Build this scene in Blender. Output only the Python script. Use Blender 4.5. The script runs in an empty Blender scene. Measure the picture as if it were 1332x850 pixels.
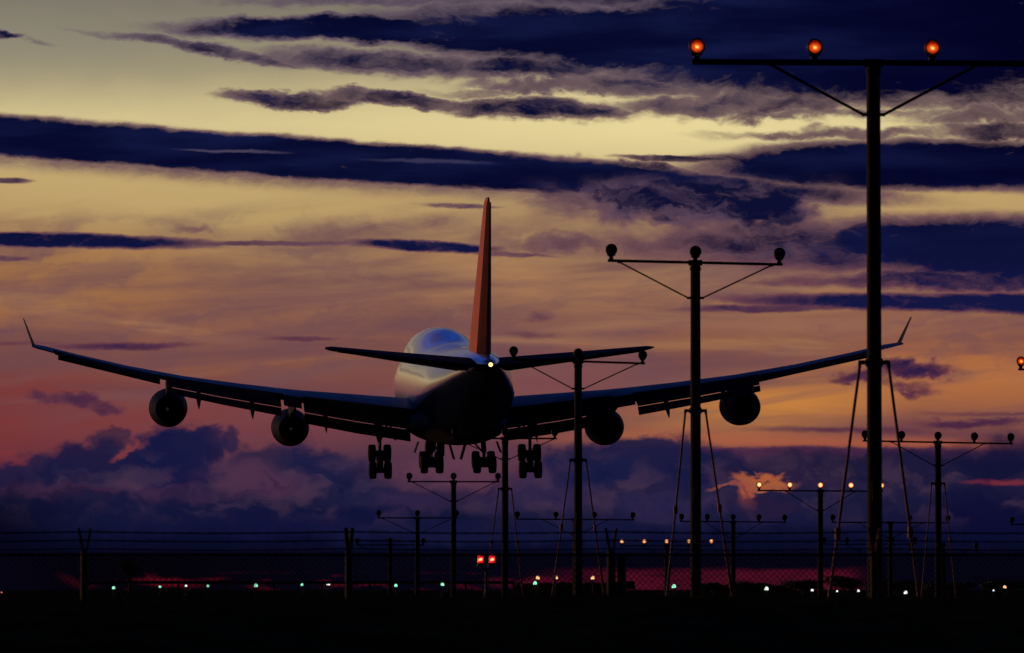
import bpy, math, random
from mathutils import Vector, Matrix
random.seed(7)
PI = math.pi
sc = bpy.context.scene
col = sc.collection
F = 7400.0            # focal length in photograph pixels (200 mm lens, 36 mm wide frame, 1332 px)
EYE = 1.65
PITCH = math.atan(350.0 / F)

def at(x, y, Y):
    """world point at distance Y ahead of the camera that the photograph shows at pixel x, y"""
    cx, cz = (x - 666.0) / F, (425.0 - y) / F
    d = Vector((cx, math.cos(PITCH) - cz * math.sin(PITCH), math.sin(PITCH) + cz * math.cos(PITCH)))
    t = Y / d.y
    return Vector((d.x * t, Y, EYE + d.z * t))

def lin(c):
    return tuple(((v / 255.0) / 12.92 if v / 255.0 <= 0.04045 else ((v / 255.0 + 0.055) / 1.055) ** 2.4) for v in c)

# ------------------------------------------------------------------ materials
def mat(name, base, rough=0.5, metal=0.0, spec=0.5, coat=0.0, var=0.0, vscale=3.0, bump=0.0, emit=None, estr=0.0):
    m = bpy.data.materials.new(name); m.use_nodes = True
    nt = m.node_tree; b = nt.nodes['Principled BSDF']
    b.inputs['Base Color'].default_value = (*base, 1)
    b.inputs['Roughness'].default_value = rough
    b.inputs['Metallic'].default_value = metal
    b.inputs['Specular IOR Level'].default_value = spec
    b.inputs['Coat Weight'].default_value = coat
    if emit:
        b.inputs['Emission Color'].default_value = (*emit, 1)
        b.inputs['Emission Strength'].default_value = estr
    tc = nt.nodes.new('ShaderNodeTexCoord')
    if var > 0 or bump > 0:
        n = nt.nodes.new('ShaderNodeTexNoise'); n.inputs['Scale'].default_value = vscale
        n.inputs['Detail'].default_value = 6
        nt.links.new(tc.outputs['Object'], n.inputs['Vector'])
        if var > 0:
            r = nt.nodes.new('ShaderNodeValToRGB')
            r.color_ramp.elements[0].position = 0.3; r.color_ramp.elements[1].position = 0.7
            r.color_ramp.elements[0].color = (*[c * (1 - var) for c in base], 1)
            r.color_ramp.elements[1].color = (*[min(1, c * (1 + var)) for c in base], 1)
            nt.links.new(n.outputs['Fac'], r.inputs['Fac'])
            nt.links.new(r.outputs['Color'], b.inputs['Base Color'])
            mr = nt.nodes.new('ShaderNodeMapRange')
            mr.inputs['To Min'].default_value = max(0.05, rough - 0.1); mr.inputs['To Max'].default_value = min(1, rough + 0.1)
            nt.links.new(n.outputs['Fac'], mr.inputs['Value']); nt.links.new(mr.outputs['Result'], b.inputs['Roughness'])
        if bump > 0:
            bp = nt.nodes.new('ShaderNodeBump'); bp.inputs['Strength'].default_value = bump
            nt.links.new(n.outputs['Fac'], bp.inputs['Height']); nt.links.new(bp.outputs['Normal'], b.inputs['Normal'])
    return m

M = {}
M['pole'] = mat('dull_dark_metal', (0.018, 0.015, 0.015), 0.8, 0.0, 0.12, var=0.3, vscale=6)
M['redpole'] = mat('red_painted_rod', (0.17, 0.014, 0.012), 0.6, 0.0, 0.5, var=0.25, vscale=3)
M['lamp'] = mat('black_lamp_housing', (0.012, 0.012, 0.013), 0.6, 0, 0.3, var=0.2, vscale=20)
M['deadlens'] = mat('unlit_lens', (0.02, 0.018, 0.016), 0.5, 0, 0.3)
M['stab'] = mat('dark_tailplane_paint', (0.030, 0.030, 0.038), 0.8, 0.0, 0.12, var=0.15, vscale=0.8)
M['wing'] = mat('grey_wing_paint', (0.045, 0.047, 0.06), 0.46, 0.0, 0.14, coat=0.0, var=0.15, vscale=0.6)
M['wingunder'] = mat('dark_grey_flap', (0.035, 0.035, 0.038), 0.8, 0.0, 0.08, var=0.15, vscale=0.8)
M['navy'] = mat('navy_cowl_paint', (0.008, 0.010, 0.022), 0.7, 0.0, 0.06, coat=0.0, var=0.2, vscale=1.0)
M['steel'] = mat('heat_stained_steel', (0.025, 0.022, 0.02), 0.7, 0.1, 0.15, var=0.3, vscale=2)
M['bright'] = mat('polished_lip', (0.6, 0.6, 0.62), 0.25, 0.9, 0.5)
M['gear'] = mat('gear_grey', (0.05, 0.05, 0.05), 0.7, 0.1, 0.2, var=0.2, vscale=4)
M['tyre'] = mat('tyre_rubber', (0.02, 0.02, 0.02), 0.85, 0, 0.3, var=0.2, vscale=5)
M['fin'] = mat('fin_lit_red', (0.72, 0.12, 0.03), 0.6, 0, 0.3, coat=0.0, var=0.15, vscale=0.5)  # brighter red: warm light on the fin's left face is put into the colour
M['finshade'] = mat('rudder_shaded_red', (0.09, 0.010, 0.010), 0.8, 0, 0.08, coat=0.0, var=0.15, vscale=0.5)  # darker copy of the fin red, shade on the rear painted in
M['taillight'] = mat('tail_light_lit', (0.9, 0.8, 0.6), 0.3, emit=(1.0, 0.60, 0.20), estr=2.4)
M['grass'] = mat('dark_grass', (0.030, 0.034, 0.016), 0.95, 0, 0.0, var=0.5, vscale=2.0, bump=0.6)
M['wire'] = mat('galvanised_wire', (0.03, 0.03, 0.03), 0.7, 0.1, 0.2, var=0.2, vscale=9)
M['redlit'] = mat('red_lit_steel', (0.28, 0.05, 0.035), 0.5, 0.1, 0.5, var=0.35, vscale=12)  # red light catching one forked post's arms, painted into their colour
M['rail'] = mat('weathered_rail', (0.07, 0.07, 0.07), 0.7, 0.3, 0.4, var=0.3, vscale=4)
M['leaf'] = mat('dark_leaf', (0.045, 0.065, 0.025), 0.8, 0, 0.3, var=0.4, vscale=1.5)
M['bark'] = mat('bark', (0.08, 0.06, 0.045), 0.9, 0, 0.2, var=0.3, vscale=6, bump=0.5)
M['carpaint'] = mat('dark_car_paint', (0.04, 0.04, 0.05), 0.35, 0.2, 0.5, coat=0.5)
M['glass'] = mat('car_glass', (0.02, 0.02, 0.025), 0.1, 0, 0.6)
M['green'] = mat('green_lens_lit', (0.1, 0.5, 0.35), 0.3, emit=(0.30, 1.0, 0.62), estr=1.3)
M['white'] = mat('white_lens_lit', (0.8, 0.8, 0.8), 0.3, emit=(0.85, 1.0, 0.88), estr=1.5)
M['orange'] = mat('orange_lens_lit', (0.8, 0.4, 0.2), 0.3, emit=(1.0, 0.52, 0.22), estr=1.6)
M['pink'] = mat('pink_lens_lit', (0.8, 0.2, 0.2), 0.3, emit=(0.9, 0.18, 0.20), estr=1.0)

def fuselage_mat():
    m = bpy.data.materials.new('white_over_navy_fuselage_paint'); m.use_nodes = True
    nt = m.node_tree; b = nt.nodes['Principled BSDF']
    tc = nt.nodes.new('ShaderNodeTexCoord'); sp = nt.nodes.new('ShaderNodeSeparateXYZ')
    nt.links.new(tc.outputs['Object'], sp.inputs[0])
    # paint line: level along the cabin, climbing towards the tail cone
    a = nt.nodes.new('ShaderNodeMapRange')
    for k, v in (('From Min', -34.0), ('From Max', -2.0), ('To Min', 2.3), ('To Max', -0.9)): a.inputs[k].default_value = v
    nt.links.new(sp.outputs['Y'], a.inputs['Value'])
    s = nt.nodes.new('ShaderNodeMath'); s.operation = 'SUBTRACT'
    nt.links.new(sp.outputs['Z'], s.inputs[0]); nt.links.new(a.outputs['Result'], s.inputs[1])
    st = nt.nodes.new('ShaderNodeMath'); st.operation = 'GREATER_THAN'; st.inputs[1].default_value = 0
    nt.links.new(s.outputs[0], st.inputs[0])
    n = nt.nodes.new('ShaderNodeTexNoise'); n.inputs['Scale'].default_value = 0.8; n.inputs['Detail'].default_value = 5
    nt.links.new(tc.outputs['Object'], n.inputs['Vector'])
    w = nt.nodes.new('ShaderNodeValToRGB')
    w.color_ramp.elements[0].color = (0.62, 0.62, 0.62, 1); w.color_ramp.elements[1].color = (0.80, 0.80, 0.80, 1)
    nt.links.new(n.outputs['Fac'], w.inputs['Fac'])
    mx = nt.nodes.new('ShaderNodeMix'); mx.data_type = 'RGBA'
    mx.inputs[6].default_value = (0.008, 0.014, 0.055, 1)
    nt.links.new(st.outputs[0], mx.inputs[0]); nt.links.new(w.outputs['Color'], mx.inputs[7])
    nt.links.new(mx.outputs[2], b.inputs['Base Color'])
    b.inputs['Roughness'].default_value = 0.22; b.inputs['Coat Weight'].default_value = 0.6; b.inputs['Coat Roughness'].default_value = 0.08
    return m
M['fuse'] = fuselage_mat()

def lens_mat(name, rim, mid, hot, strength, k=1.0):
    """lit lens: bright filament in the middle, coloured towards the rim; k is metres to local scale"""
    m = bpy.data.materials.new(name); m.use_nodes = True
    nt = m.node_tree; b = nt.nodes['Principled BSDF']
    tc = nt.nodes.new('ShaderNodeTexCoord')
    n = nt.nodes.new('ShaderNodeTexNoise'); n.inputs['Scale'].default_value = 28; n.inputs['Detail'].default_value = 3
    nt.links.new(tc.outputs['Object'], n.inputs['Vector'])
    mp = nt.nodes.new('ShaderNodeMapping'); mp.inputs['Scale'].default_value = (1, 0.0, 1.25); mp.inputs['Location'].default_value = (0, 0, 0.014)
    nt.links.new(tc.outputs['Object'], mp.inputs['Vector'])
    ln = nt.nodes.new('ShaderNodeVectorMath'); ln.operation = 'LENGTH'
    nt.links.new(mp.outputs[0], ln.inputs[0])
    ad = nt.nodes.new('ShaderNodeMath'); ad.operation = 'MULTIPLY_ADD'; ad.inputs[1].default_value = 0.05; ad.inputs[2].default_value = -0.025
    nt.links.new(n.outputs['Fac'], ad.inputs[0])
    su = nt.nodes.new('ShaderNodeMath'); su.operation = 'ADD'
    nt.links.new(ln.outputs['Value'], su.inputs[0]); nt.links.new(ad.outputs[0], su.inputs[1])
    r = nt.nodes.new('ShaderNodeValToRGB'); e = r.color_ramp.elements
    mr = nt.nodes.new('ShaderNodeMapRange'); mr.inputs['From Max'].default_value = 0.1 * k
    nt.links.new(su.outputs[0], mr.inputs['Value']); nt.links.new(mr.outputs['Result'], r.inputs['Fac'])
    e[0].position = 0.05; e[0].color = (*hot, 1); e[1].position = 1.0; e[1].color = (*rim, 1)
    x = e.new(0.35); x.color = (*mid, 1)
    nt.links.new(r.outputs['Color'], b.inputs['Emission Color']); b.inputs['Emission Strength'].default_value = strength
    b.inputs['Base Color'].default_value = (0.1, 0.03, 0.01, 1)
    return m
M['litlens'] = lens_mat('amber_lens_lit', lin((110, 10, 2)), lin((240, 84, 14)), lin((255, 226, 120)), 1.15, .85)
M['litfar'] = mat('warm_lens_lit', (0.8, 0.5, 0.2), 0.3, emit=(1.0, 0.62, 0.28), estr=1.7)
M['litrim'] = mat('warm_lens_edge_lit', (0.5, 0.1, 0.05), 0.3, emit=(1.0, 0.22, 0.06), estr=0.7)
M['beacon'] = mat('red_beacon_dome_lit', (0.5, 0.02, 0.02), 0.3, emit=(1.0, 0.012, 0.012), estr=1.0)
M['beaconcore'] = mat('red_beacon_core_lit', (0.8, 0.4, 0.3), 0.3, emit=(1.0, 0.35, 0.15), estr=3.0)

# ------------------------------------------------------------------ mesh builder
class MB:
    def __init__(s): s.v = []; s.f = []
    def loft(s, rings, cap0=True, cap1=True, closed=True):
        n = len(rings[0]); b = len(s.v)
        for r in rings: s.v += [tuple(p) for p in r]
        for i in range(len(rings) - 1):
            for j in range(n if closed else n - 1):
                k = (j + 1) % n
                s.f.append((b + i * n + j, b + i * n + k, b + (i + 1) * n + k, b + (i + 1) * n + j))
        if cap0: s.f.append(tuple(b + j for j in reversed(range(n))))
        if cap1: s.f.append(tuple(b + (len(rings) - 1) * n + j for j in range(n)))
        return s
    def tube(s, pts, r, n=10, cap=True):
        pts = [Vector(p) for p in pts]; rs = r if isinstance(r, (list, tuple)) else [r] * len(pts)
        rings = []
        for i, p in enumerate(pts):
            d = (pts[min(i + 1, len(pts) - 1)] - pts[max(i - 1, 0)]).normalized()
            up = Vector((0, 0, 1)) if abs(d.z) < 0.9 else Vector((1, 0, 0))
            a = d.cross(up).normalized(); b = a.cross(d)
            rings.append([p + (a * math.cos(2 * PI * k / n) + b * math.sin(2 * PI * k / n)) * rs[i] for k in range(n)])
        return s.loft(rings, cap, cap)
    def box(s, c, h, m=None):
        c = Vector(c); b = len(s.v)
        for dx in (-1, 1):
            for dy in (-1, 1):
                for dz in (-1, 1):
                    p = Vector((dx * h[0], dy * h[1], dz * h[2]))
                    if m: p = m @ p
                    s.v.append(tuple(c + p))
        for f in ((0, 1, 3, 2), (4, 6, 7, 5), (0, 4, 5, 1), (2, 3, 7, 6), (0, 2, 6, 4), (1, 5, 7, 3)):
            s.f.append(tuple(b + i for i in f))
        return s
    def revolve(s, prof, axis='Y', c=(0, 0, 0), n=40, cap0=False, cap1=False):
        rings = []
        for (t, r) in prof:
            ring = []
            for k in range(n):
                a = 2 * PI * k / n; x, z = r * math.cos(a), r * math.sin(a)
                p = {'Y': (x, t, z), 'Z': (x, z, t), 'X': (t, x, z)}[axis]
                ring.append((c[0] + p[0], c[1] + p[1], c[2] + p[2]))
            rings.append(ring)
        return s.loft(rings, cap0, cap1)
    def build(s, name, m, parent=None, smooth=35, loc=None):
        me = bpy.data.meshes.new(name); me.from_pydata(s.v, [], s.f)
        import bmesh
        bm = bmesh.new(); bm.from_mesh(me); bmesh.ops.recalc_face_normals(bm, faces=bm.faces); bm.to_mesh(me); bm.free()
        me.materials.append(m)
        if smooth:
            me.shade_smooth(); me.set_sharp_from_angle(angle=math.radians(smooth))
        o = bpy.data.objects.new(name, me); col.objects.link(o)
        if parent: o.parent = parent
        if loc: o.location = loc
        return o

def tag(o, label=None, cat=None, group=None, kind=None):
    if label: o['label'] = label
    if cat: o['category'] = cat
    if group: o['group'] = group
    if kind: o['kind'] = kind
    return o
def empty(name, loc, rz=0.0):
    o = bpy.data.objects.new(name, None); col.objects.link(o); o.location = loc; o.rotation_euler = (0, 0, rz); o.empty_display_size = 0.5
    return o
def copy_tree(o, parent=None):
    c = o.copy(); col.objects.link(c)
    if parent: c.parent = parent
    for ch in list(o.children): copy_tree(ch, c)
    return c

# ------------------------------------------------------------------ terrain
def gz(x, y):
    def ss(a, b, t):
        t = min(1, max(0, (t - a) / (b - a))); return t * t * (3 - 2 * t)
    z = 1.50 * ss(66, 112, y) + 0.72 * ss(112, 640, y)
    bank = 1.628 + .010 * math.sin(x * .9 + 1) + .008 * math.sin(x * 2.3)
    z += bank * ss(14, 37, y) * (1 - ss(41, 58, y))
    z -= 1.2 * ss(660, 1100, y)
    z += 0.05 * math.sin(x * 0.11 + y * 0.05) * ss(90, 140, y) * math.sin(y * 0.021)
    return z
ys = [-300, -100, -40, -10, 0, 8, 14, 18, 22, 26, 30, 33, 36, 38, 40, 42, 44, 46, 49, 52, 55, 58, 64, 68, 72, 76, 80, 86, 92, 98, 104, 110, 118, 126, 136, 150, 165, 180, 200, 220, 240, 265, 290, 320, 360, 400, 450, 500, 550, 600, 640, 680, 760, 900, 1100, 1600, 3000, 8000, 20000]
xs = [-15000, -4000, -1200, -500, -250] + [-150 + i * 6 for i in range(23)] + [-12 + i * .5 for i in range(49)] + [18 + i * 6 for i in range(23)] + [250, 500, 1200, 4000, 15000]
g = MB()
for y in ys:
    for x in xs: g.v.append((x, y, gz(x, y)))
nx = len(xs)
for i in range(len(ys) - 1):
    for j in range(nx - 1):
        g.f.append((i * nx + j, i * nx + j + 1, (i + 1) * nx + j + 1, (i + 1) * nx + j))
tag(g.build('ground', M['grass']), kind='structure')
gb = MB(); rg = random.Random(3)
for i in range(26000):
    x = rg.uniform(-7.5, 7.5); y = rg.uniform(33, 43.5); z = gz(x, y); h = rg.uniform(.008, .026) * (1.9 if rg.random() < .04 else 1)
    a = rg.uniform(0, 2 * PI); w = .0022; lx, ly = rg.gauss(0, .35) * h, rg.gauss(0, .35) * h; k0 = len(gb.v)
    gb.v += [(x - w * math.cos(a), y - w * math.sin(a), z - .01), (x + w * math.cos(a), y + w * math.sin(a), z - .01), (x + lx, y + ly, z + h)]; gb.f.append((k0, k0 + 1, k0 + 2))
tag(gb.build('grass', M['grass'], None, 0), 'short black grass along the top of the near bank', 'grass', kind='stuff')

# ------------------------------------------------------------------ airliner
def airfoil(chord, tc, frac=1.0, n=14):
    """closed section, x aft from the leading edge 0..frac*chord, second value up"""
    up, lo = [], []
    for i in range(n + 1):
        t = frac * (1 - math.cos(PI * i / n)) / 2
        th = 5 * tc * (0.2969 * math.sqrt(t) - 0.126 * t - 0.3516 * t * t + 0.2843 * t ** 3 - 0.1036 * t ** 4)
        cm = 0.02 * 4 * t * (1 - t)
        up.append((t * chord, (cm + th) * chord)); lo.append((t * chord, (cm - th) * chord))
    return up + list(reversed(lo[1:]))
def sec(side, y, sle, z, chord, tc, tw, frac=1.0, x0=0.0):
    """wing section ring in plane axes (X right, Y forward = 33 - s, Z up)"""
    out = []; a = math.radians(tw)
    for (cx, cz) in airfoil(chord, tc, frac):
        dx = cx - 0.25 * chord
        out.append((side * y, 33 - (sle + 0.25 * chord + dx * math.cos(a) + cz * math.sin(a)), z - dx * math.sin(a) + cz * math.cos(a)))
    return out
WT = [(0.0, 18.6, 17.0, -2.05, 2.5, .125), (3.25, 21.3, 14.3, -1.80, 2.5, .12), (8, 25.4, 10.9, -1.15, 2.2, .11), (12, 28.8, 8.8, -0.55, 1.8, .10),
      (16, 32.2, 7.6, 0.05, 1.4, .095), (20, 35.5, 6.5, 0.72, 1.0, .09), (24, 38.9, 5.5, 1.56, 0.5, .088), (27.6, 42.0, 4.6, 2.48, 0.0, .085), (29.8, 43.9, 4.0, 3.10, -0.5, .085)]
def wint(y):
    for a, b in zip(WT, WT[1:]):
        if a[0] <= y <= b[0]:
            t = (y - a[0]) / (b[0] - a[0]); return [a[i] + (b[i] - a[i]) * t for i in range(1, 6)]
    return list(WT[-1][1:])
def wpoint(side, y, fr, dz=0.0):
    """point on the chord line of the wing at chord fraction fr"""
    sle, c, z, tw, tc = wint(y); a = math.radians(tw); dx = (fr - 0.25) * c
    return Vector((side * y, 33 - (sle + 0.25 * c + dx * math.cos(a)), z - dx * math.sin(a) + dz))

PLANE = at(593, 507, 415)
plane = empty('airliner', PLANE)
plane.rotation_euler = (math.radians(3.0), math.radians(-0.3), math.radians(4.3))
tag(plane, 'four engined jumbo jet with humped nose landing with its wheels down', 'airliner')

ST = [  # s, half width, main top, bottom, hump top, hump radius
    (0.0, .08, -1.15, -1.3, None), (0.25, .62, -.6, -1.75, None), (0.8, 1.15, .1, -2.2, None), (1.6, 1.7, 1.0, -2.55, None), (2.6, 2.2, 1.9, -2.85, 2.3),
    (3.8, 2.6, 2.5, -3.05, 3.35), (5.2, 2.9, 2.9, -3.2, 3.95), (7.5, 3.15, 3.15, -3.32, 4.3), (10, 3.25, 3.25, -3.38, 4.42), (14, 3.25, 3.25, -3.4, 4.45), (18, 3.25, 3.25, -3.4, 4.42),
    (21, 3.25, 3.25, -3.4, 4.3), (23.5, 3.25, 3.25, -3.4, 4.0), (26, 3.25, 3.25, -3.4, 3.65), (28.5, 3.25, 3.25, -3.4, 3.35), (32, 3.25, 3.25, -3.4, None), (38, 3.25, 3.25, -3.4, None), (43, 3.25, 3.25, -3.35, None),
    (47, 3.18, 3.25, -3.05, None), (51, 2.95, 3.23, -2.45, None), (55, 2.5, 3.18, -1.6, None), (59, 1.95, 3.1, -.55, None), (62, 1.5, 3.02, .25, None), (65, 1.0, 2.88, 1.05, None), (67.2, .58, 2.7, 1.65, None), (68.4, .34, 2.5, 1.95, None), (68.6, .2, 2.38, 2.08, None)]
rings = []
for (s, w, zt, zb, hz) in ST:
    c = (zt + zb) / 2; h = (zt - zb) / 2; ring = []
    for k in range(56):
        a = 2 * PI * k / 56; dx, dz = math.sin(a), math.cos(a)
        r = 1 / math.sqrt((dx / w) ** 2 + (dz / h) ** 2)
        if hz is not None and dz > 0:
            ru = 2.45 * min(1, w / 3.0); zc = hz - ru - c
            disc = (dz * zc) ** 2 - (zc * zc - ru * ru)
            if disc > 0:
                r2 = dz * zc + math.sqrt(disc)
                m_ = max(r, r2); r = m_ + 0.10 * math.exp(-abs(r - r2) / 0.25) * (0.6 if m_ > 1 else 0)
        ring.append((r * dx, 33 - s, c + r * dz))
    rings.append(ring)
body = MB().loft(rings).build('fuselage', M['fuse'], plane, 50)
# cockpit and cabin windows (sub-parts of the fuselage)
for side in (-1, 1):
    for i in range(3):
        a = 0.22 + i * 0.36
        MB().box((side * 1.95 * math.sin(a), 29.75 - 0.75 * (1 - math.cos(a)) * 1.6, 3.15), (0.26, 0.03, 0.22), Matrix.Rotation(-side * a * 0.9, 3, 'Z')).build('cockpit_window', M['glass'], body, 0)
# belly fairing
rings = []
for s, w, zb in [(17.5, .3, -3.2), (19, 2.2, -3.55), (21, 3.2, -3.8), (25, 3.65, -4.0), (31, 3.75, -4.05), (36, 3.6, -4.0), (39.5, 3.0, -3.75), (42.5, 1.8, -3.5), (44, .3, -3.25)]:
    rings.append([(w * math.sin(2 * PI * k / 32), 33 - s, -2.3 + (-2.3 - zb if math.cos(2 * PI * k / 32) < 0 else 0.9) * math.cos(2 * PI * k / 32)) for k in range(32)])
MB().loft(rings).build('belly_fairing', M['stab'], plane, 50)

FI, FO = (3.4, 11.2), (12.9, 21.2)     # inboard and outboard flap spans
AI, AO = (11.4, 12.7), (22.2, 29.1)    # inboard and outboard ailerons
for side in (-1, 1):
    stn = [(0, .74), (3.3, .74), (FI[1], .74), (FI[1] + .02, .80), (FO[0] - .22, .80), (FO[0] - .2, .74), (16, .74), (20, .74), (FO[1] + .1, .74), (FO[1] + .12, .80), (24, .78), (27.6, .78), (AO[1] + .1, .78), (AO[1] + .12, 1.0), (29.8, 1.0)]
    rr = []
    for y, fr in stn:
        sle, c, z, tw, tc = wint(y); rr.append(sec(side, y, sle, z, c, tc, tw, fr))
    sle, c, z, tw, tc = wint(29.8)
    rr.append(sec(side, 30.4, 44.7, 3.24, 3.7, .075, -1)); rr.append(sec(side, 30.7, 45.3, 3.34, 3.4, .065, -1))
    wing = MB().loft(rr).build('wing', M['wing'], plane, 40)
    # winglet, canted outwards
    rr = []
    for t in (0, .06, .3, .65, 1.0):
        ch = 2.5 * (1 - t) + .85 * t; sl = 45.6 + 2.2 * t
        bx, bz = 30.65 + 0.66 * t, 3.32 + 1.98 * t; ring = []
        for (cx, cz) in airfoil(ch, .07):
            ring.append((side * (bx - cz * 0.93 - cx * .05), 33 - (sl + cx), bz + cz * 0.35))
        rr.append(ring)
    MB().loft(rr).build('winglet', M['stab'], wing, 40)
    # flap panels: fore and aft vanes
    for (ya, yb, d1, d2, c1, c2) in ((FI[0], FI[1], 22, 42, .17, .11), (FO[0], FO[1], 18, 34, .20, .12)):
        r1, r2 = [], []
        for y in (ya, (ya + yb) / 2, yb):
            sle, c, z, tw, tc = wint(y)
            c = c if ya > 10 else min(max(c, 10.0), 11.0)
            base = wpoint(side, y, .745, -.10)
            def panel(org, ch, ang, tk):
                a = math.radians(ang); ring = []
                for (cx, cz) in airfoil(ch, tk):
                    ring.append((org.x, org.y - (cx * math.cos(a) + cz * math.sin(a)), org.z - cx * math.sin(a) + cz * math.cos(a)))
                a_end = Vector((org.x, org.y - ch * math.cos(a), org.z - ch * math.sin(a)))
                return ring, a_end
            k1, e1 = panel(base, c1 * c, d1, .17); r1.append(k1)
            k2, e2 = panel(e1 + Vector((0, .02, -.055)), c2 * c, d2, .16); r2.append(k2)
        fl = MB().loft(r1).build('flap', M['wingunder'], plane, 40)
        MB().loft(r2).build('aft_flap', M['wingunder'], fl, 40)
    for (ya, yb, d, fr) in ((AI[0], AI[1], 16, .81), (AO[0], AO[1], 11, .79)):
        r1 = []
        for y in (ya, (ya + yb) / 2, yb):
            sle, c, z, tw, tc = wint(y); o = wpoint(side, y, fr, 0.02); ch = (1 - fr) * c * 1.05; a = math.radians(d); ring = []
            for (cx, cz) in airfoil(ch, .20): ring.append((o.x, o.y - (cx * math.cos(a) + cz * math.sin(a)), o.z - cx * math.sin(a) + cz * math.cos(a)))
            r1.append(ring)
        MB().loft(r1).build('aileron', M['wingunder'], plane, 40)
    # leading-edge flaps
    for (ya, yb) in ((4.6, 10.6), (12.9, 19.7), (21.6, 28.9)):
        r1 = []
        for y in (ya, yb):
            sle, c, z, tw, tc = wint(y); o = wpoint(side, y, 0.02, -.03); L = 0.085 * c + .35; a = math.radians(38); tk = .035
            ring = []
            for q in range(7):
                t = q / 6; ring.append((o.x, o.y + t * L * math.cos(a), o.z - t * L * math.sin(a) - .12 * math.sin(PI * t) + tk + .0 * t))
            for q in range(6, -1, -1):
                t = q / 6; ring.append((o.x, o.y + t * L * math.cos(a), o.z - t * L * math.sin(a) - .12 * math.sin(PI * t) - tk))
            r1.append(ring)
        MB().loft(r1).build('leading_edge_flap', M['wing'], plane, 40)
    # flap track fairings
    for yy, ln in ((5.8, 4.6), (9.6, 4.2), (15.0, 3.6), (18.9, 3.3)):
        o = wpoint(side, yy, .55, -.42); rr = []
        for t in [i / 12 for i in range(13)]:
            r = .30 * math.sin(PI * min(1, t * .96 + .03)) ** .8; a = math.radians(4 + 26 * t)
            rr.append([(o.x + r * .62 * math.cos(2 * PI * k / 14), o.y - ln * t, o.z - .07 - ln * t * math.sin(a) * .75 + r * math.sin(2 * PI * k / 14)) for k in range(14)])
        MB().loft(rr).build('flap_track_fairing', M['wingunder'], plane, 50)
    # engines
    for (ye, sf, ze) in ((11.75, 21.6, -2.95), (20.95, 30.2, -1.30)):
        c = (side * ye, 33 - sf, ze); k = 1.0
        cowl = MB().revolve([(-5.9, .98), (-5.6, 1.06), (-4.6, 1.22), (-3.2, 1.36), (-1.6, 1.42), (-.6, 1.39), (-.12, 1.30), (0, 1.22), (-.1, 1.14), (-.8, 1.12), (-1.4, 1.16), (-1.45, .3), (-4.6, .55), (-4.9, .9), (-5.9, .94), (-5.9, .98)], 'Y', c).build('engine_cowl', M['navy'], plane, 40)
        MB().revolve([(-.14, 1.315), (.03, 1.23), (-.1, 1.125), (-.2, 1.13)], 'Y', c).build('intake_lip', M['bright'], cowl, 60)
        MB().revolve([(-4.7, .82), (-6.1, .68), (-6.1, .64), (-4.7, .74)], 'Y', c).build('exhaust_nozzle', M['steel'], cowl, 40)
        MB().revolve([(-4.7, .5), (-5.6, .42), (-6.5, .18), (-6.8, .03)], 'Y', c, 24, True, True).build('exhaust_cone', M['steel'], cowl, 50)
        fb = MB().revolve([(-1.2, .02), (-1.0, .28), (-1.35, .36)], 'Y', c, 20)
        for q in range(24):
            a = 2 * PI * q / 24; d = Vector((math.cos(a), 0, math.sin(a)))
            fb.box(Vector(c) + d * .72 + Vector((0, -1.25, 0)), (.36, .015, .06), Matrix.Rotation(-a, 3, 'Y') @ Matrix.Rotation(.6, 3, 'X'))
        fb.build('fan', M['gear'], cowl, 40)
        # pylon
        pw = wpoint(side, ye, .05, 0); pr = wpoint(side, ye, .62, -.25)
        rr = []
        for (yy, zt, zb, w) in ((c[1] - .9, ze + 1.50, ze + 1.2, .05), (c[1] - 1.8, ze + 1.75, ze + 1.1, .17), (pw.y + .2, pw.z + .12, ze + 1.1, .22), (c[1] - 5.0, pw.z - .1, ze + .9, .24), (c[1] - 6.2, wpoint(side, ye, .3).z - .2, ze + .72, .22), (pr.y, pr.z - .02, pr.z - .35, .06)):
            rr.append([(c[0] - w, yy, zb), (c[0] - w, yy, zt), (c[0], yy, zt + .04), (c[0] + w, yy, zt), (c[0] + w, yy, zb), (c[0], yy, zb - .04)])
        rr.sort(key=lambda r: -r[0][1])
        MB().loft(rr).build('engine_pylon', M['wingunder'], plane, 40)
    # tailplane
    rr = []
    for (y, sl, ch, z) in ((0, 56.6, 10.2, 1.85), (1.2, 57.6, 9.3, 1.98), (6, 61.9, 6.0, 2.62), (10.6, 66.0, 2.9, 3.26), (11.0, 66.7, 2.2, 3.32)):
        rr.append(sec(side, y, sl, z, ch, .10 if y < 10.9 else .05, -2.0))
    tp = MB().loft(rr).build('tailplane', M['stab'], plane, 40)
    r1 = []
    for (y, sl, ch, z) in ((1.4, 64.6, 2.75, 2.03), (10.2, 67.7, 1.05, 3.16)):
        a = math.radians(4)
        r1.append([(side * y, 33 - (sl + cx), z + cz - cx * math.sin(a)) for (cx, cz) in airfoil(ch, .16)])
    MB().loft(r1).build('elevator', M['stab'], tp, 40)

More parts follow.
